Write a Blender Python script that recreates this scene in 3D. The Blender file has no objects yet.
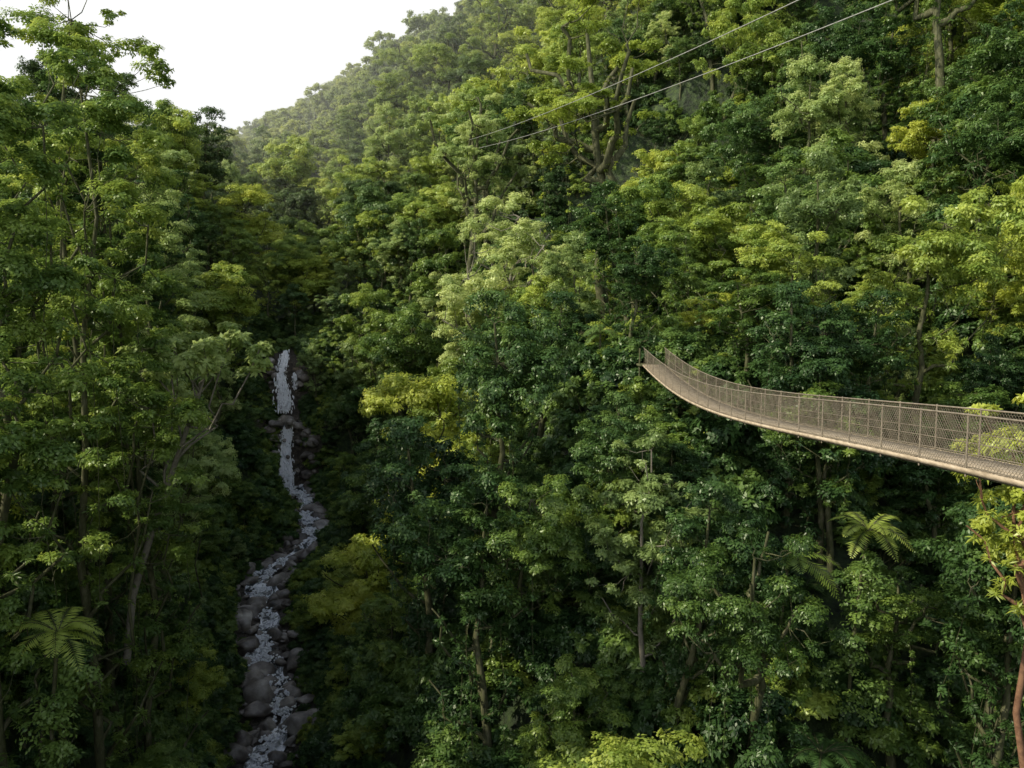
import bpy, bmesh, math, numpy as np
from mathutils import Vector, Matrix
rng = np.random.default_rng(7)
S = bpy.context.scene
COL = S.collection

# ------------------------------------------------------------------ helpers
def mesh_obj(name, V, F, mats, midx=None, attrs=None, smooth=False, link=True):
    me = bpy.data.meshes.new(name)
    V = np.asarray(V, dtype=np.float32)
    me.vertices.add(len(V)); me.vertices.foreach_set("co", V.ravel())
    loops = np.concatenate([f.ravel() for f in F]).astype(np.int32)
    tot = np.concatenate([np.full(len(f), f.shape[1]) for f in F]).astype(np.int32)
    st = np.concatenate([[0], np.cumsum(tot)[:-1]]).astype(np.int32)
    me.loops.add(len(loops)); me.loops.foreach_set("vertex_index", loops)
    me.polygons.add(len(tot)); me.polygons.foreach_set("loop_start", st)
    if midx is not None: me.polygons.foreach_set("material_index", np.asarray(midx, dtype=np.int32))
    if smooth is True: me.polygons.foreach_set("use_smooth", np.ones(len(tot), dtype=bool))
    for m in mats: me.materials.append(m)
    if attrs:
        for k, (dom, arr) in attrs.items():
            a = me.attributes.new(k, 'FLOAT', dom); a.data.foreach_set("value", np.asarray(arr, dtype=np.float32))
    me.update(calc_edges=True)
    ob = bpy.data.objects.new(name, me)
    if link: COL.objects.link(ob)
    return ob

def tube(P, R, k=6):
    P = np.asarray(P, float); n = len(P)
    T = np.gradient(P, axis=0); T /= np.linalg.norm(T, axis=1)[:, None] + 1e-9
    ref = np.array([0, 0, 1.0]) if abs(T[:, 2]).mean() < .8 else np.array([1.0, 0, 0])
    A = np.cross(T, ref); A /= np.linalg.norm(A, axis=1)[:, None] + 1e-9
    B = np.cross(T, A)
    a = np.arange(k) * 2 * np.pi / k
    R = np.broadcast_to(R, (n,))
    V = P[:, None] + R[:, None, None] * (np.cos(a)[None, :, None] * A[:, None] + np.sin(a)[None, :, None] * B[:, None])
    i = np.arange(n - 1)[:, None] * k; j = np.arange(k)[None]
    F = np.stack([i + j, i + (j + 1) % k, i + k + (j + 1) % k, i + k + j], -1).reshape(-1, 4)
    return V.reshape(-1, 3), F

class Geo:
    def __init__(s): s.V = []; s.F = []; s.M = []; s.T = []; s.n = 0
    def add(s, V, F, m=0, t=0.5):
        s.V.append(V); s.F.append(F + s.n); s.n += len(V)
        s.M.append(np.full(len(F), m)); s.T.append(np.broadcast_to(t, (len(F),)))
    def obj(s, name, mats, link=True, smooth=False):
        return mesh_obj(name, np.concatenate(s.V), s.F, mats, np.concatenate(s.M), {"tint": ('FACE', np.concatenate(s.T))}, smooth, link)

def box(c, d, ax=None):
    c = np.asarray(c, float); d = np.asarray(d, float) / 2
    s = np.array([[-1,-1,-1],[1,-1,-1],[1,1,-1],[-1,1,-1],[-1,-1,1],[1,-1,1],[1,1,1],[-1,1,1]]) * d
    F = np.array([[0,3,2,1],[4,5,6,7],[0,1,5,4],[1,2,6,5],[2,3,7,6],[3,0,4,7]])
    if ax is not None: s = s @ np.asarray(ax)
    return s + c, F

# ------------------------------------------------------------------ materials
def newmat(name):
    m = bpy.data.materials.new(name); m.use_nodes = True
    nt = m.node_tree; nt.nodes.clear()
    return m, nt, nt.nodes, nt.links
def ramp(N, stops):
    r = N.new('ShaderNodeValToRGB'); e = r.color_ramp.elements
    while len(e) < len(stops): e.new(.5)
    for k, (p, c) in enumerate(stops): e[k].position = p; e[k].color = (*c, 1)
    return r

def leaf_mat(name, stops, transl=.42, K=1.0):
    m, nt, N, L = newmat(name)
    at = N.new('ShaderNodeAttribute'); at.attribute_name = "tint"
    oi = N.new('ShaderNodeObjectInfo')
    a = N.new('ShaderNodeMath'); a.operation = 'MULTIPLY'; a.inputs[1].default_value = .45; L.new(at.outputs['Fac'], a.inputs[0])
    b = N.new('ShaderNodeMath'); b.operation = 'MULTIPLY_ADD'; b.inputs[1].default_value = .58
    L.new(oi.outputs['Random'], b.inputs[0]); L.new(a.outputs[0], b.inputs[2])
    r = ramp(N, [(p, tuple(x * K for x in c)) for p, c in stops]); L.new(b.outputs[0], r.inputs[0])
    col = r.outputs[0]
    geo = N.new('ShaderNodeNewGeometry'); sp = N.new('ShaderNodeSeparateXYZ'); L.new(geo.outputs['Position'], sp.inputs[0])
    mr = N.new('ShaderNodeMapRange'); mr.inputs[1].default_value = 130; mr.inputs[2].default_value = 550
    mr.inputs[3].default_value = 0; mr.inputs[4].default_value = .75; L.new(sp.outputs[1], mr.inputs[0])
    mx = N.new('ShaderNodeMixRGB'); L.new(mr.outputs[0], mx.inputs[0]); L.new(col, mx.inputs[1]); mx.inputs[2].default_value = (.46, .50, .23, 1)  # aerial haze painted into the leaf colour, paler further up the valley
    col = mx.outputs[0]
    d = N.new('ShaderNodeBsdfDiffuse'); L.new(col, d.inputs[0])
    hs = N.new('ShaderNodeHueSaturation'); hs.inputs['Hue'].default_value = .485; hs.inputs['Value'].default_value = 1.55; hs.inputs['Saturation'].default_value = 1.0
    L.new(col, hs.inputs['Color'])
    t = N.new('ShaderNodeBsdfTranslucent'); L.new(hs.outputs[0], t.inputs[0])
    ms = N.new('ShaderNodeMixShader'); ms.inputs[0].default_value = transl
    L.new(d.outputs[0], ms.inputs[1]); L.new(t.outputs[0], ms.inputs[2])
    gl = N.new('ShaderNodeBsdfGlossy'); gl.inputs['Roughness'].default_value = .4; gl.inputs['Color'].default_value = (.9, .95, .8, 1)
    mg = N.new('ShaderNodeMixShader'); mg.inputs[0].default_value = .03
    L.new(ms.outputs[0], mg.inputs[1]); L.new(gl.outputs[0], mg.inputs[2])
    o = N.new('ShaderNodeOutputMaterial'); L.new(mg.outputs[0], o.inputs[0])
    return m

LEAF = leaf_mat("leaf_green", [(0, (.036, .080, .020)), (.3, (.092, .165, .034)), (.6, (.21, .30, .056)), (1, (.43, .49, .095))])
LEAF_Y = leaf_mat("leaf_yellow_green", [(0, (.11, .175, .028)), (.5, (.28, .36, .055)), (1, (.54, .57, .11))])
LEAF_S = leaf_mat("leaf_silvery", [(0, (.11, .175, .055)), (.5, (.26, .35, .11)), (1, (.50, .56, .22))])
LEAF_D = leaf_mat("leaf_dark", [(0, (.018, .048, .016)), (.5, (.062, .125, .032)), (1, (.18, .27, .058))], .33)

def simple(name, stops, scale=3., rough=.85, bump=.3, stretch=(1, 1, 1), spec=.3, metallic=0):
    m, nt, N, L = newmat(name)
    g = N.new('ShaderNodeNewGeometry'); mp = N.new('ShaderNodeMapping'); mp.inputs['Scale'].default_value = stretch
    L.new(g.outputs['Position'], mp.inputs[0])
    n = N.new('ShaderNodeTexNoise'); n.inputs['Scale'].default_value = scale; n.inputs['Detail'].default_value = 6; n.inputs['Roughness'].default_value = .65
    L.new(mp.outputs[0], n.inputs[0])
    r = ramp(N, stops); L.new(n.outputs[0], r.inputs[0])
    p = N.new('ShaderNodeBsdfPrincipled'); L.new(r.outputs[0], p.inputs['Base Color']); p.inputs['Roughness'].default_value = rough
    p.inputs['Specular IOR Level'].default_value = spec; p.inputs['Metallic'].default_value = metallic
    if bump:
        b = N.new('ShaderNodeBump'); b.inputs['Strength'].default_value = bump; b.inputs['Distance'].default_value = .1
        L.new(n.outputs[0], b.inputs['Height']); L.new(b.outputs[0], p.inputs['Normal'])
    o = N.new('ShaderNodeOutputMaterial'); L.new(p.outputs[0], o.inputs[0])
    return m
BARK = simple("mossy_bark", [(.3, (.03, .03, .018)), (.5, (.07, .075, .03)), (.7, (.14, .13, .085))], 4, bump=0, stretch=(1, 1, .35))
BARK_P = simple("pale_bark", [(.3, (.10, .095, .07)), (.55, (.21, .19, .15)), (.7, (.10, .12, .055))], 3, bump=0)
BARK_R = simple("reddish_bark", [(.3, (.10, .05, .03)), (.6, (.24, .13, .075))], 4, bump=0)
ROCK = simple("wet_rock", [(.3, (.04, .035, .028)), (.45, (.14, .12, .10)), (.6, (.34, .31, .27)), (.75, (.58, .55, .49))], .35, .5, .6, spec=.5)
PLANK = simple("weathered_timber", [(.3, (.26, .205, .14)), (.5, (.43, .35, .25)), (.72, (.60, .50, .38))], 6, .8, .15, (1, .4, 1))
STEEL = simple("galvanised_steel", [(.3, (.16, .135, .10)), (.7, (.33, .28, .21))], 5, .5, 0, spec=.5, metallic=.2)
CABLE = simple("steel_cable", [(.3, (.22, .22, .20)), (.7, (.42, .42, .38))], 5, .5, 0)

# ------------------------------------------------------------------ terrain
ph = rng.uniform(0, 6.28, (40,)); an = rng.uniform(0, 6.28, (40,))
def wob(x, y, wl, k0, n=6):
    s = 0
    for i in range(n):
        k = 2 * np.pi / (wl * (1 + .25 * i)) ; a = an[(k0 + i) % 40]
        s = s + np.sin(k * (x * np.cos(a) + y * np.sin(a)) + ph[(k0 + i) % 40])
    return s / n
ZS = np.array([(-80,-50),(40,-47),(60,-43.8),(75,-41.2),(95,-37.5),(112,-34.7),(128,-32),(140,-30),(141.2,-21),(142,-19.5),(145.6,-17.8),(146.8,-9.2),(150,-8),(200,1),(300,21),(450,54),(800,112),(900,120),(1000,110),(1300,60),(2500,40)], float)
XS = np.array([(-80,10),(0,-2),(40,-9),(60,-16),(75,-22.3),(84,-22.6),(95,-27.2),(104,-30.2),(112,-30.8),(122,-28.0),(131,-29.8),(140,-35.2),(147,-37.4),(200,-53),(300,-83),(450,-133),(800,-250),(1000,-320),(1300,-400),(2500,-700)], float)
zs = lambda y: np.interp(y, ZS[:, 0], ZS[:, 1])
def xs(y):
    return (np.interp(y - 2, XS[:, 0], XS[:, 1]) + np.interp(y, XS[:, 0], XS[:, 1]) + np.interp(y + 2, XS[:, 0], XS[:, 1])) / 3
def ground(x, y):
    x = np.asarray(x, float); y = np.asarray(y, float)
    u = x - xs(y); au = np.abs(u)
    sl = np.interp(y, [50, 120, 160, 200, 300], [2.2, 1.8, 1.3, .5, .3])
    cap = np.interp(y, [50, 110, 130, 165, 250, 900], [68, 58, 46, 20, 8, 8])
    hl = cap * (1 - np.exp(-sl * np.maximum(au - 3.5, 0) / cap))
    sr = np.interp(y, [0, 260, 400, 800], [.82, .8, .66, .40])
    hr = np.interp(u, [0, 3.5, 15, 27, 33], [0, 0, 4.5, 10, 16]) + np.maximum(u - 33, 0) * sr
    hr = np.where(hr > 260, 260 + (hr - 260) * .1, hr)
    z = zs(y) + np.where(u > 0, hr, hl)
    amp = np.clip((au - 5) / 15, 0, 1)
    z = z + amp * (1.6 * wob(x, y, 17, 0) + 3.0 * wob(x, y, 45, 7))
    far = np.clip((y - 160) / 250, 0, 1) * np.clip(u / 60, 0, 1)
    z = z + far * (11 * wob(x, y, 110, 15))
    dx = x - 12; dx = np.where(dx < 0, dx * 1.6, dx)
    d1 = np.hypot(dx, (y - 69)); s1 = -5.4 - 1.05 * np.maximum(d1 - 11, 0)
    d2 = np.hypot(x - 5, y + 36); s2 = -1.7 - 1.8 * np.maximum(d2 - 27, 0)
    z = np.maximum(z, s1); z = np.maximum(z, s2)
    return z

yy = np.concatenate([np.arange(-80, 24, 4), np.arange(24, 138, 1.5), np.arange(138, 150, .4), np.arange(150, 240, 3), np.arange(240, 1000, 9), np.arange(1000, 2500, 60)])
ua = np.concatenate([np.arange(0, 10, .6), np.arange(10, 40, 2), np.arange(40, 120, 4), np.arange(120, 500, 12), np.arange(500, 1500, 60)])
uu = np.concatenate([-ua[:0:-1], ua])
Y, U = np.meshgrid(yy, uu, indexing='ij'); X = xs(Y) + U
Z = ground(X, Y)
rk = np.exp(-(np.abs(U) / 5) ** 4) * ((Y > 40) & (Y < 160))
Z = Z + rk * (.25 * wob(X, Y, 2.2, 3) + .3 * wob(X, Y, 4, 12))
cl = np.exp(-((Y - 144) / 4) ** 2) * np.exp(-(U / 5) ** 4)
X2 = X + cl * .5 * wob(Z, Y, 4, 5); Y2 = Y + cl * (.8 * wob(X, Z * 2, 5, 2) + .5 * wob(X * 2, Z, 3, 9))
ny, nu = Y.shape
i = np.arange(ny - 1)[:, None] * nu; j = np.arange(nu - 1)[None]
F = np.stack([i + j, i + j + 1, i + nu + j + 1, i + nu + j], -1).reshape(-1, 4)
rockv = np.clip(rk + cl * 1.2, 0, 1)
m, nt, N, L = newmat("forest_floor")
g = N.new('ShaderNodeNewGeometry')
n1 = N.new('ShaderNodeTexNoise'); n1.inputs['Scale'].default_value = 1.5; n1.inputs['Detail'].default_value = 8; L.new(g.outputs['Position'], n1.inputs[0])
n2 = N.new('ShaderNodeTexNoise'); n2.inputs['Scale'].default_value = 1.3; n2.inputs['Detail'].default_value = 10; n2.inputs['Roughness'].default_value = .7; L.new(g.outputs['Position'], n2.inputs[0])
r1 = ramp(N, [(.35, (.01, .018, .006)), (.55, (.03, .055, .012)), (.75, (.08, .12, .025))]); L.new(n1.outputs[0], r1.inputs[0])
r2 = ramp(N, [(.3, (.02, .018, .015)), (.52, (.09, .075, .055)), (.75, (.26, .22, .17))]); L.new(n2.outputs[0], r2.inputs[0])
at = N.new('ShaderNodeAttribute'); at.attribute_name = "rocky"
mx = N.new('ShaderNodeMixRGB'); L.new(at.outputs['Fac'], mx.inputs[0]); L.new(r1.outputs[0], mx.inputs[1]); L.new(r2.outputs[0], mx.inputs[2])
p = N.new('ShaderNodeBsdfPrincipled'); L.new(mx.outputs[0], p.inputs['Base Color']); p.inputs['Roughness'].default_value = .7
b = N.new('ShaderNodeBump'); b.inputs['Distance'].default_value = .6; b.inputs['Strength'].default_value = 1; L.new(n2.outputs[0], b.inputs['Height']); L.new(b.outputs[0], p.inputs['Normal'])
o = N.new('ShaderNodeOutputMaterial'); L.new(p.outputs[0], o.inputs[0])
mesh_obj("terrain", np.stack([X2, Y2, Z], -1).reshape(-1, 3), [F], [m], attrs={"rocky": ('POINT', rockv.ravel())}, smooth=True)

# ------------------------------------------------------------------ leaves / trees
def leaves(C, Nn, L, W, up=.55, jit=.55, droop=.25, r=None):
    n = len(C)
    q = r.normal(size=(n, 3)); Nr = Nn + jit * q / np.linalg.norm(q, axis=1)[:, None] + np.array([0, 0, up])
    Nr /= np.linalg.norm(Nr, axis=1)[:, None]
    t = r.normal(size=(n, 3)) + Nn * .6; t[:, 2] -= droop
    t -= (t * Nr).sum(1)[:, None] * Nr; t /= np.linalg.norm(t, axis=1)[:, None] + 1e-9
    s = np.cross(Nr, t)
    l = (L * r.uniform(.6, 1.3, n))[:, None]; w = (W * r.uniform(.7, 1.2, n))[:, None]
    V = np.stack([C, C + .45 * l * t + .5 * w * s + .06 * l * Nr, C + l * t, C + .45 * l * t - .5 * w * s + .06 * l * Nr], 1)
    return V.reshape(-1, 3), np.arange(4 * n).reshape(n, 4)

def clump_leaves(g, c, rad, n, L, W, r, flat=.6, mi=1, tint=.5, nsub=None):
    ns = nsub or max(4, int(9 * rad))
    sd = r.normal(size=(ns, 3)); sd /= np.linalg.norm(sd, axis=1)[:, None]
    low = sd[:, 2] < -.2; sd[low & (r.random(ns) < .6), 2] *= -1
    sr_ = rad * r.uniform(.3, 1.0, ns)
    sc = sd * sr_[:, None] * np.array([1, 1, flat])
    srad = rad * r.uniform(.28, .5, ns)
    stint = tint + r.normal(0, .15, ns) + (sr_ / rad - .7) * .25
    k = r.choice(ns, n, p=srad ** 2 / (srad ** 2).sum())
    d = r.normal(size=(n, 3)); d /= np.linalg.norm(d, axis=1)[:, None]
    d[:, 2] = np.where(r.random(n) < .6, np.abs(d[:, 2]), d[:, 2])
    P = c + sc[k] + d * (srad[k] * r.random(n) ** .4)[:, None] * np.array([1, 1, .6])
    nn = d * .6 + sd[k] * .6
    V, F = leaves(P, nn, L, W, r=r)
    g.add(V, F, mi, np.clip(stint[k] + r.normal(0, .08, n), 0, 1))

def branch(g, a, b, r0, r1, r, sag=.15, n=5, k=5, m=0, jit=.05):
    a = np.asarray(a, float); b = np.asarray(b, float)
    t = np.linspace(0, 1, n)[:, None]; ln = np.linalg.norm(b - a)
    P = a + (b - a) * t
    P[:, 2] += (-sag * ln * np.sin(np.pi * t[:, 0]))
    P[1:-1] += r.normal(0, jit * ln, (n - 2, 3))
    V, F = tube(P, np.linspace(r0, r1, n), k); g.add(V, F, m, .5)
    return P

def tree(name, seed, H, cr, z0=.45, ncl=30, clr=(1.1, 1.8), nl=450, L=.32, W=.17, mats=None, flat=.55, trunk_r=None, lean=0, epi=True, vines=0, link=False, shell=.45, lobes=3, limb_k=.5):
    r = np.random.default_rng(seed); g = Geo()
    tr = trunk_r or H * .015
    n = 8; t = np.linspace(0, 1, n)
    P = np.stack([lean * t ** 1.5 + np.cumsum(r.normal(0, .016 * H, n)) * (t > 0), np.cumsum(r.normal(0, .016 * H, n)) * (t > 0), t * H * .9], 1)
    P[0, 2] = -2.5
    V, F = tube(P, tr * (1.25 - t * 1.0), 8); g.add(V, F, 0)
    ax = lambda z: np.array([np.interp(z, P[:, 2], P[:, 0]), np.interp(z, P[:, 2], P[:, 1]), z])
    lob = []
    for k in range(lobes):
        a = r.uniform(0, 6.28); f = r.uniform(.2, .6) * cr * (0 if k == 0 else 1)
        zc = H * r.uniform(z0 + .15 * (1 - z0), 1 - .25 * (1 - z0)); 
        if k == 0: zc = H * (1 + z0) / 2
        lob.append((ax(zc) + np.array([math.cos(a) * f, math.sin(a) * f, 0]), cr * (r.uniform(.4, .6) if k else .72), H * (1 - z0) * (r.uniform(.16, .28) if k else .48)))
    limbs = []
    nlimb = max(4, ncl // 6)
    for k in range(nlimb):
        ang = k * 2.4 + r.uniform(-.5, .5); zz = H * (z0 - .08) + (k + .5) / nlimb * H * (.9 - z0) * .85
        rad = cr * r.uniform(.4, .75); ze = min(zz + H * r.uniform(.06, .22), H * .93)
        c = ax(zz); e = ax(ze) + np.array([math.cos(ang) * rad, math.sin(ang) * rad, 0])
        limbs.append(branch(g, c, e, tr * limb_k * (1.1 - .5 * k / nlimb), tr * .36 * limb_k, r, .12, 7, 6, jit=.05))
    LP = np.concatenate([l[2:] for l in limbs] + [P[-3:]])
    for k in range(ncl):
        lc, lr, lh = lob[r.choice(lobes, p=np.array([l[1] ** 2 for l in lob]) / sum(l[1] ** 2 for l in lob))]
        d = r.normal(size=3); d /= np.linalg.norm(d)
        if d[2] < -.2 and r.random() < .6: d[2] *= -1
        f = shell + (1.05 - shell) * r.random() ** .5
        c = lc + d * f * np.array([lr, lr, lh])
        i_ = np.argmin(((LP - c) ** 2).sum(1) + 4 * np.maximum(LP[:, 2] - c[2], 0) ** 2)
        branch(g, LP[i_], c - [0, 0, .2], tr * .13, tr * .04, r, .1, 5, 4, jit=.06)
        rad = r.uniform(clr[0], clr[1]) * (r.uniform(.65, 1)); tt = r.uniform(.1, .8)
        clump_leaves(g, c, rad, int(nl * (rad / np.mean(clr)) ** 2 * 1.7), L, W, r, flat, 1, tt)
    if epi:
        for Q in limbs:
            for q in Q[1:6]:
                clump_leaves(g, q, .4, 60, .35, .08, r, .8, 1, .2, 3)
    for k in range(vines):
        q = LP[r.integers(len(LP))]; e = q + np.array([r.normal(0, .5), r.normal(0, .5), -H * r.uniform(.25, .5)])
        branch(g, q, e, .02, .02, r, 0, 6, 3, jit=.01)
        for s_ in np.linspace(.1, 1, 8): clump_leaves(g, q + (e - q) * s_, .4, 40, L, W, r, 1.2, 1, .4, 2)
    return g.obj(name, mats, link)

def bush(name, seed, R, n, L, W, mats, link=False, flat=.75):
    r = np.random.default_rng(seed); g = Geo()
    for k in range(n):
        a = r.uniform(0, 6.28); d = R * .8 * math.sqrt(r.random())
        c = np.array([math.cos(a) * d, math.sin(a) * d, R * r.uniform(.1, 1.15) * (1.1 - d / R * .6)])
        branch(g, (c[0] * .2, c[1] * .2, -.8), c - [0, 0, .2], .04, .015, r, -.05, 4, 4)
        rad = R * r.uniform(.2, .42)
        clump_leaves(g, c, rad, int(420 * (rad / .8) ** 1.5), L, W, r, flat, 1, r.uniform(.1, .9), 7)
    return g.obj(name, mats, link)

def frond_leaflets(g, b_, dr, q, w, t): 
    V = np.array([b_ - q, b_ + dr * w * .5 - q * 1.1, b_ + dr * w, b_ + dr * w * .5 + q * 1.1]); g.add(V, np.array([[0, 1, 2, 3]]), 1, t)
def fern(name, seed, H, FL=2.4, nf=16, mats=None, link=False):
    r = np.random.default_rng(seed); g = Geo()
    t = np.linspace(0, 1, 6)
    P = np.stack([.3 * t ** 2 * H * .2, 0 * t, t * H], 1); P[0, 2] = -1.5
    V, F = tube(P, .11 - .03 * t, 7); g.add(V, F, 0)
    top = P[-1]
    if H > 5:      # climbers smothering the stem
        for z in np.arange(0, H - 1.2, .8):
            c = np.array([np.interp(z, P[:, 2], P[:, 0]) + r.normal(0, .4), r.normal(0, .4), z]); clump_leaves(g, c, r.uniform(.7, 1.4), 420, .22, .12, r, .8, 2, r.uniform(.2, .8))
    for k in range(nf):
        a = k * 2.4 + r.uniform(-.4, .4); el = r.uniform(.2, 1.05); fl = FL * r.uniform(.65, 1.15)
        s = np.linspace(0, 1, 30)
        hx = fl * s * math.cos(el * .7); hz = fl * (s * math.sin(el) - .75 * s ** 2.2)
        sp = top + np.stack([hx * math.cos(a), hx * math.sin(a), hz], 1)
        V, F = tube(sp, .025 * (1.1 - s), 3); g.add(V, F, 0)
        T = np.gradient(sp, axis=0); T /= np.linalg.norm(T, axis=1)[:, None]
        side = np.array([-math.sin(a), math.cos(a), 0])
        for sg in (1, -1):
            for i_ in range(2, 30):
                w = .55 * math.sin(math.pi * min(1, (s[i_] * .93 + .07))) ** .7 * FL / 2.4 * r.uniform(.8, 1.1)
                frond_leaflets(g, sp[i_], side * sg + T[i_] * .35 + np.array([0, 0, -.2 + r.normal(0, .08)]), T[i_] * .034 * FL / 2.4, w, r.uniform(.3, .7))
    return g.obj(name, mats, link)

def cecropia(name, seed, H, cr, mats, link=True):
    r = np.random.default_rng(seed); g = Geo()
    t = np.linspace(0, 1, 8)
    P = np.stack([.28 * H * t ** 1.3, 0.05 * H * np.sin(t * 3), t * H * .82], 1); P[0, 2] = -2
    V, F = tube(P, .24 - .12 * t, 8); g.add(V, F, 0)
    for k in range(11):
        a = k * 2.4; s = P[r.integers(4, 8)]; rad = cr * r.uniform(.4, 1)
        e = P[-1] + np.array([math.cos(a) * rad, math.sin(a) * rad, H * .18 - rad * .22 + r.normal(0, .25)])
        Q = branch(g, s, e, .09, .035, r, .12, 6, 5)
        for q in (Q[-1], Q[-2], Q[-1] + r.normal(0, .5, 3), Q[-1] + r.normal(0, .7, 3) * [1, 1, .4]):
            clump_leaves(g, q, .75, 110, .38, .2, r, .35, 1, r.uniform(.6, 1), 8)
    return g.obj(name, mats, link)

protos = []
def P_(o): protos.append(o); return len(protos) - 1
near_t = [P_(tree("canopy_tree_00", 11, 15, 5.2, .25, 54, (.9, 1.7), 420, .24, .14, [BARK, LEAF], lobes=4)),
          P_(tree("canopy_tree_01", 12, 17, 5.8, .36, 52, (1.0, 2.0), 480, .26, .14, [BARK, LEAF], flat=.5, vines=5, lobes=4)),
          P_(tree("canopy_tree_02", 13, 13, 4.4, .2, 50, (.8, 1.6), 400, .23, .13, [BARK, LEAF_D], lobes=3)),
          P_(tree("canopy_tree_03", 14, 16, 4.6, .3, 50, (.8, 1.5), 360, .24, .12, [BARK, LEAF_S], flat=.6, lobes=4)),
          P_(tree("canopy_tree_04", 15, 14, 5.8, .42, 50, (.9, 1.8), 440, .25, .14, [BARK, LEAF_Y], flat=.45, lobes=5)),
          P_(tree("canopy_tree_05", 16, 19, 5.0, .28, 60, (.9, 1.7), 400, .24, .14, [BARK, LEAF_D], vines=6, lobes=5)),
          P_(tree("canopy_tree_06", 17, 22, 7.5, .55, 40, (1.0, 2.0), 400, .26, .14, [BARK, LEAF], flat=.4, vines=6, lobes=6, limb_k=.75, trunk_r=.42))]
far_t = [P_(tree("canopy_tree_10", 21, 15, 5.4, .2, 28, (1.2, 2.4), 230, .6, .34, [BARK, LEAF], epi=False)),
         P_(tree("canopy_tree_11", 22, 17, 6.0, .3, 28, (1.2, 2.5), 230, .6, .34, [BARK, LEAF_Y], flat=.5, epi=False, lobes=4)),
         P_(tree("canopy_tree_12", 23, 14, 5.0, .2, 28, (1.2, 2.3), 230, .6, .32, [BARK, LEAF_D], epi=False)),
         P_(tree("canopy_tree_13", 24, 18, 5.2, .3, 28, (1.2, 2.2), 220, .6, .30, [BARK, LEAF_S], epi=False, lobes=4))]
bushes = [P_(bush("understory_bush_20", 31, 3.0, 24, .26, .14, [BARK, LEAF])),
          P_(bush("understory_bush_21", 32, 2.6, 22, .32, .18, [BARK, LEAF_D])),
          P_(bush("understory_bush_22", 33, 3.2, 26, .24, .12, [BARK, LEAF_D])),
          P_(bush("understory_bush_23", 34, 2.4, 20, .34, .18, [BARK, LEAF_D]))]  # dark leaves put the shade of the crown gaps into the bush colour
ferns = [P_(fern("understory_fern_30", 41, 3.5, mats=[BARK, LEAF_D, LEAF_D])), P_(fern("understory_fern_31", 42, 1.2, 2.0, 14, mats=[BARK, LEAF_D, LEAF_D]))]
ps = sorted(range(len(protos)), key=lambda k: protos[k].name)
rank = {k: ps.index(k) for k in range(len(protos))}
PC = bpy.data.collections.new("forest_prototypes")
for o_ in protos: PC.objects.link(o_)

# ------------------------------------------------------------------ bridge line
def bx(y): return 9.4 - .02 * (y - 16.3)
_by = [-15, 0, 10, 16.3, 21.2, 24.2, 28.2, 33.7, 38, 41.9, 46.4, 51, 55, 58]
_bz = [-1.7, -2.55, -3.0, -3.33, -3.68, -3.92, -4.25, -4.6, -4.85, -4.98, -4.95, -4.75, -4.45, -4.15]
_zp = np.polyfit(_by, _bz, 6)
def bz(y): return np.polyval(_zp, y)
def cy(y): return xs(y) + .8 * np.sin(y * .33)

tg = []
for y_ in np.arange(73, 141, 2.):
    hw = np.interp(y_, [73, 105, 120, 140], [3.0, 2.7, 1.6, 1.4]) + .6 * math.sin(y_ * .55)
    for du in (-hw, -hw / 2, 0, hw / 2, hw): tg.append((xs(y_) + du, y_, zs(y_) + .4))
for z_ in np.arange(-30, -8, 1.2):
    y_ = 140 if z_ < -19 else 146
    for du in (-1.8, 0, 1.9): tg.append((xs(y_) + du, y_, z_))
for y_ in np.arange(14, 56, 1.5):
    tg.append((bx(y_), y_, bz(y_) - .3)); tg.append((bx(y_) + 1.3, y_, bz(y_) + 1.3)); tg.append((bx(y_) + .6, y_, bz(y_)))
tg = np.array(tg)
def blocks(x, y, z0, z1, rad):
    T = tg[tg[:, 1] > y - .5]
    if len(T) == 0: return False
    s = y / T[:, 1]
    return bool(np.any((np.abs(T[:, 0] * s - x) < rad) & (T[:, 2] * s < z1 + .3)))
def near_bridge(x, y, z1, rad):
    return (-20 < y < 57.5) and (bx(y) - rad - .3 < x < bx(y) + 1.3 + rad + .3) and z1 > bz(y) - .7

inst = []
H0 = {0: 15, 1: 17, 2: 13, 3: 16, 4: 14, 5: 19, 6: 22}; R0 = {0: 5.6, 1: 6.4, 2: 4.8, 3: 5, 4: 6.2, 5: 5.6, 6: 7.5}
def try_tree(x, y, pool, smin, smax):
    k = pool[rng.integers(len(pool))]
    if y < 75: smax = min(smax, 1.0)
    u = x - float(xs(y))
    if k == 6 and u < 10: k = 0
    if k in (3, 4) and y < 62 and rng.random() < .6: k = 5
    z = float(ground(x, y)); s = smin + (smax - smin) * rng.random() ** 1.3; sz = s * rng.uniform(.85, 1.25)
    H = H0.get(k, 16); R = R0.get(k, 6)
    for _ in range(6):
        bad = blocks(x, y, z, z + H * sz, R * s * .85) or near_bridge(x, y, z + H * sz, R * s) or (40 < y < 152 and abs(u) < 3.2 + R * s * .3)
        if not bad:
            inst.append((x, y, z - .3, k, rng.uniform(0, 6.28), s, sz)); return True
        s *= .8; sz *= .75
        if sz < .2: return False
    return False
def zone(y0, y1, step, fn, la=.64, lb=30, ra=.62, rb=12):
    y = y0
    while y < y1:
        x = -la * y - lb
        while x < ra * y + rb:
            fn(x + rng.uniform(-.5, .5) * step, y + rng.uniform(-.5, .5) * step); x += step
        y += step
zone(30, 165, 5.8, lambda x, y: try_tree(x, y, near_t[:6] if rng.random() < .88 else near_t, .5, 1.5))
zone(165, 320, 8.8, lambda x, y: try_tree(x, y, near_t, .7, 1.75))
zone(320, 620, 10, lambda x, y: try_tree(x, y, far_t, .7, 1.75))
zone(620, 960, 14, lambda x, y: try_tree(x, y, far_t, .9, 1.8) if x - xs(y) < 420 else None)
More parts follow.
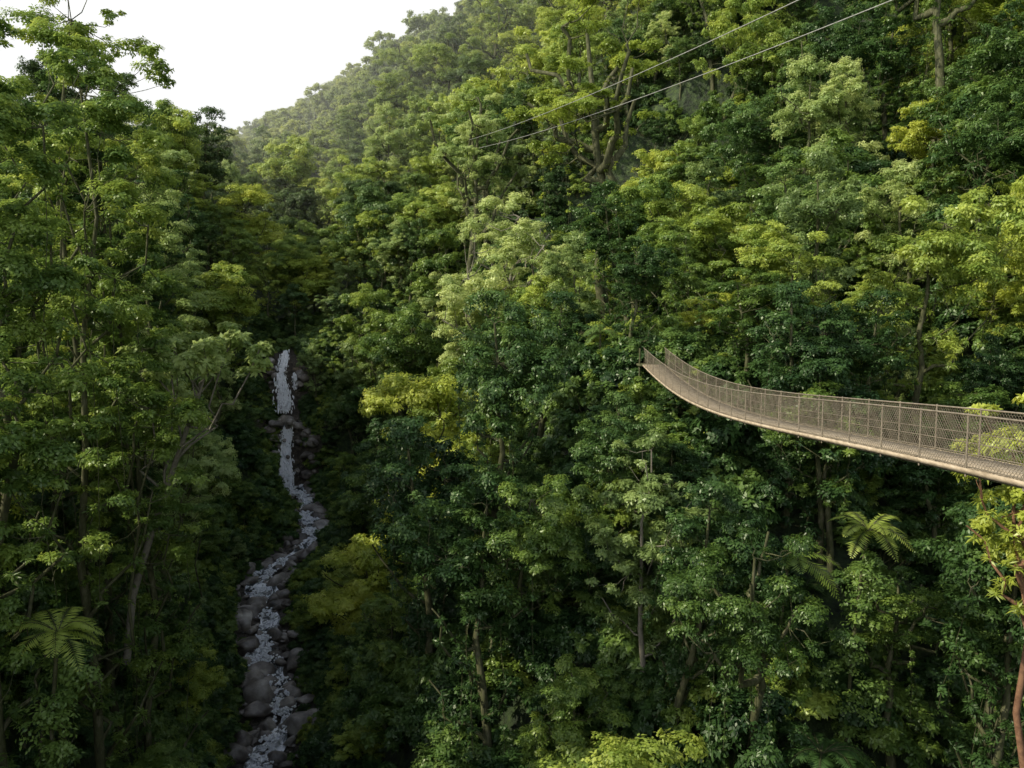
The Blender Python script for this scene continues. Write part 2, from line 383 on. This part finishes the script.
def try_bush(x, y, lo=.6, hi=1.25, clear=2.0):
    z = float(ground(x, y)); s = rng.uniform(lo, hi); u = x - float(xs(y))
    k = ferns[rng.integers(2)] if rng.random() < .05 else bushes[rng.integers(4)]
    for _ in range(6):
        bad = blocks(x, y, z, z + 3.2 * s, 2.4 * s) or near_bridge(x, y, z + 3.2 * s, 2.4 * s) or (40 < y < 149 and abs(u) < clear + 1.5 * s)
        if not bad:
            inst.append((x, y, z - .2, k, rng.uniform(0, 6.28), s, s * rng.uniform(.8, 1.3))); return
        s *= .75
        if s < .16: return
zone(27, 80, 2.7, try_bush, .6, 8, .6, 5)
zone(80, 165, 3.6, try_bush)
for k in range(1100):
    y = rng.uniform(62, 150); u = rng.choice([-1, 1]) * rng.uniform(2.5, 8)
    try_bush(float(xs(y)) + u, y, .25, .9, 1.8)
for k in range(140):
    y = rng.uniform(138, 150); u = rng.choice([-1, 1]) * rng.uniform(2.4, 7)
    try_bush(float(xs(y)) + u, y, .25, .7, 1.8)
for k in range(90):
    y = rng.uniform(144, 156); try_bush(float(xs(y)) + rng.uniform(4, 16), y, .5, .9)
for k in range(30):
    x, y = rng.uniform(3, 18), rng.uniform(60.5, 65); try_bush(x, y, .6, 1.1)
for k in range(170):      # low herbs and shrubs on the bank right under the far end of the bridge
    x, y = rng.uniform(5, 15), rng.uniform(44, 60); z = float(ground(x, y)); room = (float(bz(min(y, 58))) - .25 - z) / 3.4
    s = min(rng.uniform(.35, .6), max(room, .12)) if 8 < x < 11.5 else rng.uniform(.35, .55)
    inst.append((x, y, z - .1, bushes[rng.integers(4)], rng.uniform(0, 6.28), max(s, .35), s))

inst = np.array(inst)
me = bpy.data.meshes.new("rainforest_canopy")
me.vertices.add(len(inst)); me.vertices.foreach_set("co", inst[:, :3].astype(np.float32).ravel())
a = me.attributes.new("idx", 'INT', 'POINT'); a.data.foreach_set("value", np.array([rank[int(k)] for k in inst[:, 3]], dtype=np.int32))
a = me.attributes.new("rot", 'FLOAT_VECTOR', 'POINT'); a.data.foreach_set("vector", np.stack([rng.normal(0, .09, len(inst)), rng.normal(0, .09, len(inst)), inst[:, 4]], 1).astype(np.float32).ravel())
a = me.attributes.new("scl", 'FLOAT_VECTOR', 'POINT'); a.data.foreach_set("vector", np.stack([inst[:, 5], inst[:, 5], inst[:, 6]], 1).astype(np.float32).ravel())
fo = bpy.data.objects.new("rainforest_canopy", me); COL.objects.link(fo)
ng = bpy.data.node_groups.new("scatter", 'GeometryNodeTree')
ng.interface.new_socket("Geometry", in_out='INPUT', socket_type='NodeSocketGeometry')
ng.interface.new_socket("Geometry", in_out='OUTPUT', socket_type='NodeSocketGeometry')
NN, LL = ng.nodes, ng.links
gi = NN.new('NodeGroupInput'); go = NN.new('NodeGroupOutput')
ci = NN.new('GeometryNodeCollectionInfo'); ci.inputs['Collection'].default_value = PC
ci.inputs['Separate Children'].default_value = True; ci.inputs['Reset Children'].default_value = True
ip = NN.new('GeometryNodeInstanceOnPoints'); ip.inputs['Pick Instance'].default_value = True
def na(nm, ty):
    q = NN.new('GeometryNodeInputNamedAttribute'); q.data_type = ty; q.inputs['Name'].default_value = nm
    return q.outputs['Attribute']
LL.new(gi.outputs[0], ip.inputs['Points']); LL.new(ci.outputs[0], ip.inputs['Instance'])
LL.new(na("idx", 'INT'), ip.inputs['Instance Index'])
er = NN.new('FunctionNodeEulerToRotation'); LL.new(na("rot", 'FLOAT_VECTOR'), er.inputs[0]); LL.new(er.outputs[0], ip.inputs['Rotation'])
LL.new(na("scl", 'FLOAT_VECTOR'), ip.inputs['Scale']); LL.new(ip.outputs[0], go.inputs[0])
md = fo.modifiers.new("scatter", 'NODES'); md.node_group = ng
print("instances", len(inst))

# ------------------------------------------------------------------ hero trees
def place(o, x, y, z=None, rot=0, s=1):
    o.location = (x, y, float(ground(x, y)) - .3 if z is None else z); o.rotation_euler = (0, 0, rot); o.scale = (s, s, s)
    return o
def top_tree(name, seed, x, y, ztop, cr, z0, ncl, clr, nl, L, W, mats, **kw):
    gz = float(ground(x, y)); H = ztop - gz
    return place(tree(name, seed, H, cr, z0, ncl, clr, nl, L, W, mats, link=True, **kw), x, y)
top_tree("rainforest_tree", 101, 0, 90, 12, 9, .36, 130, (1.0, 1.9), 540, .26, .14, [BARK_P, LEAF_S], trunk_r=.4, lobes=6)
top_tree("rainforest_tree", 102, 18, 74, 8.5, 6.5, .15, 60, (.9, 1.7), 540, .26, .14, [BARK, LEAF_Y], trunk_r=.25, lobes=4)
top_tree("rainforest_tree", 103, 10, 100, 34, 11, .62, 60, (1.0, 1.9), 480, .28, .15, [BARK, LEAF_Y], trunk_r=.75, flat=.4, vines=8, lobes=7, limb_k=.7)
top_tree("rainforest_tree", 105, -9, 128, 34, 10, .62, 50, (1.0, 1.9), 480, .28, .15, [BARK, LEAF_S], trunk_r=.6, flat=.4, vines=8, lobes=7, limb_k=.7)
top_tree("rainforest_tree", 104, 6.6, 45, -5.9, 3.3, .2, 50, (.5, 1.1), 340, .20, .11, [BARK_P, LEAF_S], trunk_r=.14, lobes=4)
for k, (x, y, zt, cr, mt) in enumerate([(-21.5, 36, 15.5, 5, LEAF), (-21.5, 44, 15, 5.2, LEAF), (-20.5, 52, 11, 4.8, LEAF), (-28, 60, 18, 6, LEAF), (-27, 72, 14, 5.4, LEAF_S), (-34, 84, 18, 6, LEAF), (-24, 33, 14, 4.4, LEAF_D), (-42, 112, 22, 6, LEAF_D), (-25, 48, 20, 5, LEAF), (-24.5, 55, 16, 5, LEAF_D)]):
    top_tree("rainforest_tree", 120 + k, x, y, zt, cr, .2, 100, (.8, 1.5), 540, .20, .11, [BARK, mt], trunk_r=.25, vines=5, lobes=5)
top_tree("rainforest_tree", 140, 20, 35, -2.5, 2.8, .7, 36, (.6, 1.2), 420, .24, .13, [BARK_R, LEAF_Y], trunk_r=.2)
o = cecropia("cecropia_tree", 150, 17, 3.6, [BARK_P, LEAF_S]); place(o, -22.5, 50)
o.location.z = -3 - 17 * .95
for k, (x, y, zt, fl) in enumerate([(13.6, 44, -12.8, 2.9), (16.5, 42, -10.8, 2.3), (-19.6, 35, -13.2, 2.5)]):
    H = zt - float(ground(x, y)); place(fern("tree_fern", 300 + k, max(H, 1.5), fl, 14, [BARK, LEAF, LEAF_D], True), x, y)

# ------------------------------------------------------------------ rocks
def ico(n):
    bm = bmesh.new(); bmesh.ops.create_icosphere(bm, subdivisions=n, radius=1)
    V = np.array([v.co[:] for v in bm.verts]); F = np.array([[v.index for v in f.verts] for f in bm.faces]); bm.free(); return V, F
ICV, ICF = ico(3); I2V, I2F = ico(2)
def rock_geo(g, c, s, r, zsq=None):
    V = ICV.copy()
    q = r.normal(size=(11, 3)); q /= np.linalg.norm(q, axis=1)[:, None]; off = r.uniform(.5, .92, 11)
    for k in range(11):
        d = V @ q[k]; m_ = d > off[k]; V[m_] -= (d[m_] - off[k])[:, None] * q[k] * .9
    V += .05 * np.sin(V[:, [1, 2, 0]] * 7 + r.uniform(0, 6, 3)) + .02 * np.sin(V[:, [2, 0, 1]] * 17)
    a_ = r.uniform(0, 6.28); R_ = np.array([[math.cos(a_), -math.sin(a_), 0], [math.sin(a_), math.cos(a_), 0], [0, 0, 1]])
    V = (V * s * np.array([1.1, r.uniform(.6, 1), zsq or r.uniform(.5, .9)])) @ R_.T + c
    g.add(V, ICF, 0)
g = Geo(); r = np.random.default_rng(5)
for k in range(820):
    y = r.uniform(62, 141); u = r.normal(0, 2.6)
    s = min(.1 + r.exponential(.4), 1.9)
    if abs(u) > 5.0: continue
    if abs(float(xs(y)) + u - float(cy(y))) < .8 and s > .5: continue
    rock_geo(g, np.array([float(xs(y)) + u, y, zs(y) + .12 * abs(u) + .1]), s, r)
for k in range(60):
    z = r.uniform(-31, -8); y = (140.3 if z < -19 else 146.3) + r.normal(0, .5)
    u = r.choice([-1, 1]) * r.uniform(1.9, 3.6)
    rock_geo(g, np.array([float(xs(y)) + u, y, z]), r.uniform(.4, 1.4), r)
for k in range(18):
    rock_geo(g, np.array([float(xs(142)) + r.uniform(-5, 2.5), r.uniform(140.8, 143.5), -19.7 + r.uniform(-.6, .5)]), r.uniform(.5, 1.3), r)
for (u, z, s, o_) in [(-1.5, -12.5, .9, 0), (-1.3, -16, .8, 1.5), (2.0, -13.8, .8, 0), (-1.3, -24.5, .8, 1), (1.4, -27.0, .7, 1.5), (1.4, -22.5, .8, .5), (.3, -19.2, .7, .8),
                      (.5, -11.6, .4, 2.2), (.1, -14.6, .45, 3.0), (1.2, -16.5, .4, 3.0), (-.4, -22.0, .35, 1.9), (.2, -24.6, .45, 2.6), (-.5, -27.6, .4, 3.8)]:
    y = 141 if z < -19 else 146
    rock_geo(g, np.array([float(xs(y)) + u, y - .9 - o_, z]), s, r)
g.obj("river_rocks", [ROCK], True, False)
for k, (y, u, s) in enumerate([(98, -3.0, 2.3), (104, 2.8, 1.7), (90, 2.8, 1.9), (86, -3.0, 2.0), (120, -2.4, 1.3), (80, 2.7, 1.8), (110, -2.8, 1.7), (76, -2.7, 1.7), (93, -2.4, 1.6), (115, 2.4, 1.3), (73, .3, 1.1), (83, .9, 1.0), (101, -.5, 1.0), (95, 1.0, 1.1), (127, 1.8, 1.0)]):
    g = Geo(); rock_geo(g, np.zeros(3), s, r, .75); o = g.obj("boulder", [ROCK], True, False); o.location = (float(xs(y)) + u, y, float(zs(y)) + .55)

# ------------------------------------------------------------------ water
m, nt, N, L = newmat("stream_water")
g_ = N.new('ShaderNodeNewGeometry'); mp = N.new('ShaderNodeMapping'); mp.inputs['Scale'].default_value = (1.4, .6, .6); L.new(g_.outputs['Position'], mp.inputs[0])
n1 = N.new('ShaderNodeTexNoise'); n1.inputs['Scale'].default_value = .7; n1.inputs['Detail'].default_value = 10; n1.inputs['Roughness'].default_value = .68; n1.inputs['Distortion'].default_value = .8; L.new(mp.outputs[0], n1.inputs[0])
r1 = ramp(N, [(.45, (.03, .037, .034)), (.49, (.28, .30, .31)), (.53, (.95, .96, .97))]); L.new(n1.outputs[0], r1.inputs[0])
p = N.new('ShaderNodeBsdfPrincipled'); L.new(r1.outputs[0], p.inputs['Base Color']); p.inputs['Roughness'].default_value = .3
b = N.new('ShaderNodeBump'); b.inputs['Distance'].default_value = .2; b.inputs['Strength'].default_value = .4; L.new(n1.outputs[0], b.inputs['Height']); L.new(b.outputs[0], p.inputs['Normal'])
o = N.new('ShaderNodeOutputMaterial'); L.new(p.outputs[0], o.inputs[0]); WATER = m
m, nt, N, L = newmat("white_water")
p = N.new('ShaderNodeBsdfDiffuse'); p.inputs[0].default_value = (.97, .98, .99, 1)
t_ = N.new('ShaderNodeBsdfTranslucent'); t_.inputs[0].default_value = (.97, .98, .99, 1); ms = N.new('ShaderNodeMixShader'); ms.inputs[0].default_value = .3
L.new(p.outputs[0], ms.inputs[1]); L.new(t_.outputs[0], ms.inputs[2])
o = N.new('ShaderNodeOutputMaterial'); L.new(ms.outputs[0], o.inputs[0]); WHITE = m
ys = np.arange(50, 140.5, .4); us = np.linspace(-1, 1, 13)
A, B = np.meshgrid(ys, us, indexing='ij')
wd = 1.25 + .55 * np.sin(A * .37) + .4 * np.sin(A * .9 + 1)
XX = cy(A) + B * wd; steps = np.round(A / 4) * 4
ZZ = zs(A) * .3 + zs(steps) * .7 + .32 + .08 * wob(XX, A, 1.3, 4)
n_, k_ = A.shape; i = np.arange(n_ - 1)[:, None] * k_; j = np.arange(k_ - 1)[None]
F = np.stack([i + j, i + j + 1, i + k_ + j + 1, i + k_ + j], -1).reshape(-1, 4)
mesh_obj("stream", np.stack([XX, A, ZZ], -1).reshape(-1, 3), [F], [WATER], smooth=True)
def foam(g, c, rad, r, st=(1, 1, .7)):
    V = I2V * (1 + .22 * np.sin(I2V[:, [2, 0, 1]].sum(1) * 4 + r.uniform(0, 6)) + r.normal(0, .07, len(I2V)))[:, None] * rad * np.array(st)
    g.add(V + c, I2F, 0)
def strand(g, c, w):
    n = len(c)
    V = np.stack([c + np.stack([-w, 0 * w + .06, 0 * w], 1), c + np.stack([0 * w, 0 * w - .07, 0 * w], 1), c + np.stack([w, 0 * w + .06, 0 * w], 1)], 1).reshape(-1, 3)
    ii = np.arange(n - 1) * 3
    F = np.concatenate([np.stack([ii, ii + 1, ii + 4, ii + 3], 1), np.stack([ii + 1, ii + 2, ii + 5, ii + 4], 1)]); g.add(V, F, 0)
def fall(g, x0, y0, z0, z1, w0, w1, n, r, shift=0, out0=1.7):
    def pos(q, t): return x0 + q * (w0 + (w1 - w0) * t ** .7) + shift * t, y0 - out0 * (.6 * t + .4 * t ** .5), z0 + (z1 - z0) * t
    for k in range(n):
        q = np.clip(r.normal(0, .55), -1.2, 1.2); ta = max(0, r.uniform(-.4, .8)); tb = min(1, ta + r.uniform(.15, .6))
        t = np.linspace(ta, tb, 10); x, y, z = pos(q, t)
        c = np.stack([x + np.cumsum(r.normal(0, .012, 10)), y + r.uniform(-.25, .1), z], 1)
        strand(g, c, r.uniform(.03, .12) * (.3 + .9 * np.sin(np.pi * np.linspace(.05, .95, 10))))
    for k in range(int(n * 3.2)):
        q = np.clip(r.normal(0, .62), -1.5, 1.5); x, y, z = pos(q, r.random())
        foam(g, np.array([x, y - r.uniform(.05, .35), z]), r.uniform(.04, .14), r, (.8, .8, r.uniform(1.2, 3)))
g = Geo(); r = np.random.default_rng(9)
X1 = float(xs(146)); X0 = float(xs(141))
fall(g, X1 - .1, 146.0, -8.3, -11.8, .4, .7, 52, r, -.2, 2.6)
fall(g, X1 - .5, 143.7, -11.8, -14.8, .5, 1.0, 55, r, .7, 2.0)
fall(g, X1 + .3, 142.2, -14.5, -18.0, .8, 1.4, 66, r, .5, 1.5)
fall(g, X1 + 1.4, 145.2, -12.0, -14.6, .15, .4, 14, r, .2, .8)
fall(g, X0 - .5, 141.0, -20.0, -24.6, .6, .9, 80, r, .2, 3.0)
fall(g, X0 - .3, 138.4, -24.4, -30.3, .8, 1.3, 95, r, .6, 3.0)
g.obj("waterfall", [WHITE], True, False)
g = Geo()
for k in range(90):
    y = r.uniform(60, 138); x = float(cy(y)) + r.uniform(-.9, .9); z = float(zs(y)) + .5; w_ = r.uniform(.2, .9); n = int(12 + 30 * w_)
    for q in range(n):
        t = r.random(); foam(g, np.array([x + r.normal(0, w_ * .5), y - 1.5 * t, z + .15 - .6 * t * t + r.uniform(-.05, .08)]), r.uniform(.05, .17), r, (1, 1.5, .6))
for k in range(80):
    foam(g, np.array([float(xs(139)) + .4 + r.normal(0, .9), 135.8 + r.normal(0, .6), zs(136) + .5 + r.uniform(-.1, .6)]), r.uniform(.08, .28), r)
g.obj("stream_rapids", [WHITE], True, False)

# ------------------------------------------------------------------ suspension bridge
root = bpy.data.objects.new("suspension_footbridge", None); COL.objects.link(root); root.location = (bx(20) + .6, 20, float(bz(20)))
def addchild(g, nm, mats, smooth=False):
    o = g.obj(nm, mats, True, smooth); o.parent = root; o.matrix_parent_inverse = Matrix.Translation(-root.location); return o
W_ = 1.3; y0b, y1b = -14, 57.5
g = Geo(); y = y0b; r = np.random.default_rng(3)
while y < y1b:
    pw = .19; dz = float(bz(y + .1) - bz(y - .1)) / .2
    ax = np.array([[1, -.02, 0], [.02, 1, dz], [0, -dz, 1]])
    V, F = box((bx(y) + W_ / 2 + r.uniform(-.01, .01), y, bz(y) + r.uniform(-.004, .004)), (W_, pw - .012, .045), ax); g.add(V, F, 0); y += pw
addchild(g, "deck_planks", [PLANK])
ysb = np.arange(y0b, y1b + .1, .5)
def line(off, dz, rad, k=6):
    return tube(np.stack([bx(ysb) + off, ysb, bz(ysb) + dz], 1), rad, k)
g = Geo()
for off in (.03, W_ - .03):
    V, F = line(off, -.10, .04); g.add(V, F, 0)
for off in (-.03, W_ + .03):
    V, F = line(off, 1.12, .022); g.add(V, F, 0)
    V, F = line(off, .55, .010, 4); g.add(V, F, 0)
    V, F = line(off, .06, .014, 4); g.add(V, F, 0)
addchild(g, "hand_cables", [STEEL], True)
g = Geo()
for off in (-.06, W_ + .06):
    P = np.stack([bx(ysb) + off, ysb, bz(ysb) - .03], 1)
    for q in range(len(ysb) - 1):
        a_, b_ = P[q], P[q + 1]; w = np.array([.02, 0, 0]); h = np.array([0, 0, .05])
        V = np.array([a_ - w - h, a_ + w - h, a_ + w + h, a_ - w + h, b_ - w - h, b_ + w - h, b_ + w + h, b_ - w + h])
        g.add(V, np.array([[0, 1, 5, 4], [1, 2, 6, 5], [2, 3, 7, 6], [3, 0, 4, 7]]), 0)
addchild(g, "edge_boards", [PLANK])
g = Geo()
for y in np.arange(y0b, y1b, 2.0):
    for off in (-.03, W_ + .03):
        V, F = tube([(bx(y) + off, y, bz(y) - .16), (bx(y) + off, y, bz(y) + 1.16)], .022, 6); g.add(V, F, 0)
    V, F = box((bx(y) + W_ / 2, y, bz(y) - .08), (W_ + .02, .07, .07)); g.add(V, F, 0)
addchild(g, "railing_posts", [STEEL])
g = Geo(); sp = .11; H_ = 1.1
for off in (-.034, W_ + .034):
    for sg in (1, -1):
        for y in np.arange(y0b, y1b - 1, sp):
            ya, yb = (y, y + H_) if sg > 0 else (y + H_, y)
            o_ = .004 * sg
            V, F = tube([(bx(ya) + off + o_, ya, bz(ya) + .03), (bx((ya + yb) / 2) + off + o_, (ya + yb) / 2, bz((ya + yb) / 2) + .03 + H_ / 2), (bx(yb) + off + o_, yb, bz(yb) + .03 + H_)], .0045, 3); g.add(V, F, 0)
addchild(g, "chain_link_mesh", [STEEL])
g = Geo()
for off in (-.2, W_ + .2):
    V, F = tube([(bx(58) + off, 58, bz(58) - 1.8), (bx(58) + off, 58, bz(58) + 1.0)], .06, 8); g.add(V, F, 0)
V, F = box((bx(59) + W_ / 2, 59.0, bz(58) - .1), (1.9, 2.6, .12)); g.add(V, F, 0)
for off in (-.1, W_ + .1):
    V, F = tube([(bx(60) + off, 60.1, bz(58) - 1.8), (bx(60) + off, 60.1, bz(58) - .17)], .07, 8); g.add(V, F, 0)
addchild(g, "landing_platform", [BARK])

def wire(name, a, b, sag, rad):
    t = np.linspace(0, 1, 60)[:, None]; P = np.array(a) + (np.array(b) - np.array(a)) * t; P[:, 2] -= 4 * sag * (t * (1 - t))[:, 0]
    V, F = tube(P, rad, 6); mesh_obj(name, V, [F], [CABLE], smooth=True)
wire("overhead_cable", (18.3, 5, 8.3), (-3.4, 95, 15.9), .9, .019)
wire("overhead_cable", (16.2, 8, 9.2), (-4.5, 96, 16.9), .8, .019)

# ------------------------------------------------------------------ valley haze (real scattering air in the far valley)
V, F = box((-100, 800, 250), (1700, 1240, 700))
m, nt, N, L = newmat("valley_haze")
vs = N.new('ShaderNodeVolumeScatter'); vs.inputs['Color'].default_value = (.97, .985, 1, 1); vs.inputs['Density'].default_value = .0008; vs.inputs['Anisotropy'].default_value = 0
o = N.new('ShaderNodeOutputMaterial'); L.new(vs.outputs[0], o.inputs['Volume'])
mesh_obj("valley_haze", V, [F], [m])

# ------------------------------------------------------------------ light, world, camera
el = math.radians(40)
sd = Vector((-.91, -.33, 0)).normalized(); d = Vector((sd.x * math.cos(el), sd.y * math.cos(el), math.sin(el)))
sun = bpy.data.lights.new("sun", 'SUN'); sun.energy = 5; sun.angle = math.radians(.5); sun.color = (1, .93, .74)
so = bpy.data.objects.new("sun", sun); COL.objects.link(so); so.rotation_euler = d.to_track_quat('Z', 'Y').to_euler()
w = bpy.data.worlds.new("World"); S.world = w; w.use_nodes = True; N = w.node_tree.nodes; L = w.node_tree.links
bg = N['Background']; sk = N.new('ShaderNodeTexSky'); sk.sky_type = 'NISHITA'; sk.sun_disc = False
sk.sun_elevation = el; sk.sun_rotation = math.atan2(d.x, d.y); sk.dust_density = 4; sk.air_density = 1; sk.altitude = 1200
tc = N.new('ShaderNodeTexCoord'); sx = N.new('ShaderNodeSeparateXYZ'); L.new(tc.outputs['Generated'], sx.inputs[0])
mr = N.new('ShaderNodeMapRange'); mr.inputs[1].default_value = .34; mr.inputs[2].default_value = .6; mr.inputs[3].default_value = .97; mr.inputs[4].default_value = .08; L.new(sx.outputs[2], mr.inputs[0])
hz = N.new('ShaderNodeMixRGB'); hz.inputs[2].default_value = (12.6, 13.0, 13.3, 1)
L.new(mr.outputs[0], hz.inputs[0]); L.new(sk.outputs[0], hz.inputs[1]); L.new(hz.outputs[0], bg.inputs[0]); bg.inputs[1].default_value = .15
cam = bpy.data.cameras.new("camera"); cam.lens = 887 / 1024 * 36; cam.sensor_width = 36; cam.clip_end = 6000; cam.clip_start = .1
co = bpy.data.objects.new("camera", cam); COL.objects.link(co); co.location = (0, 0, 0); co.rotation_euler = (math.radians(90 - 5.41), 0, 0)
S.camera = co
S.view_settings.view_transform = 'Standard'; S.view_settings.look = 'None'; S.view_settings.exposure = 0
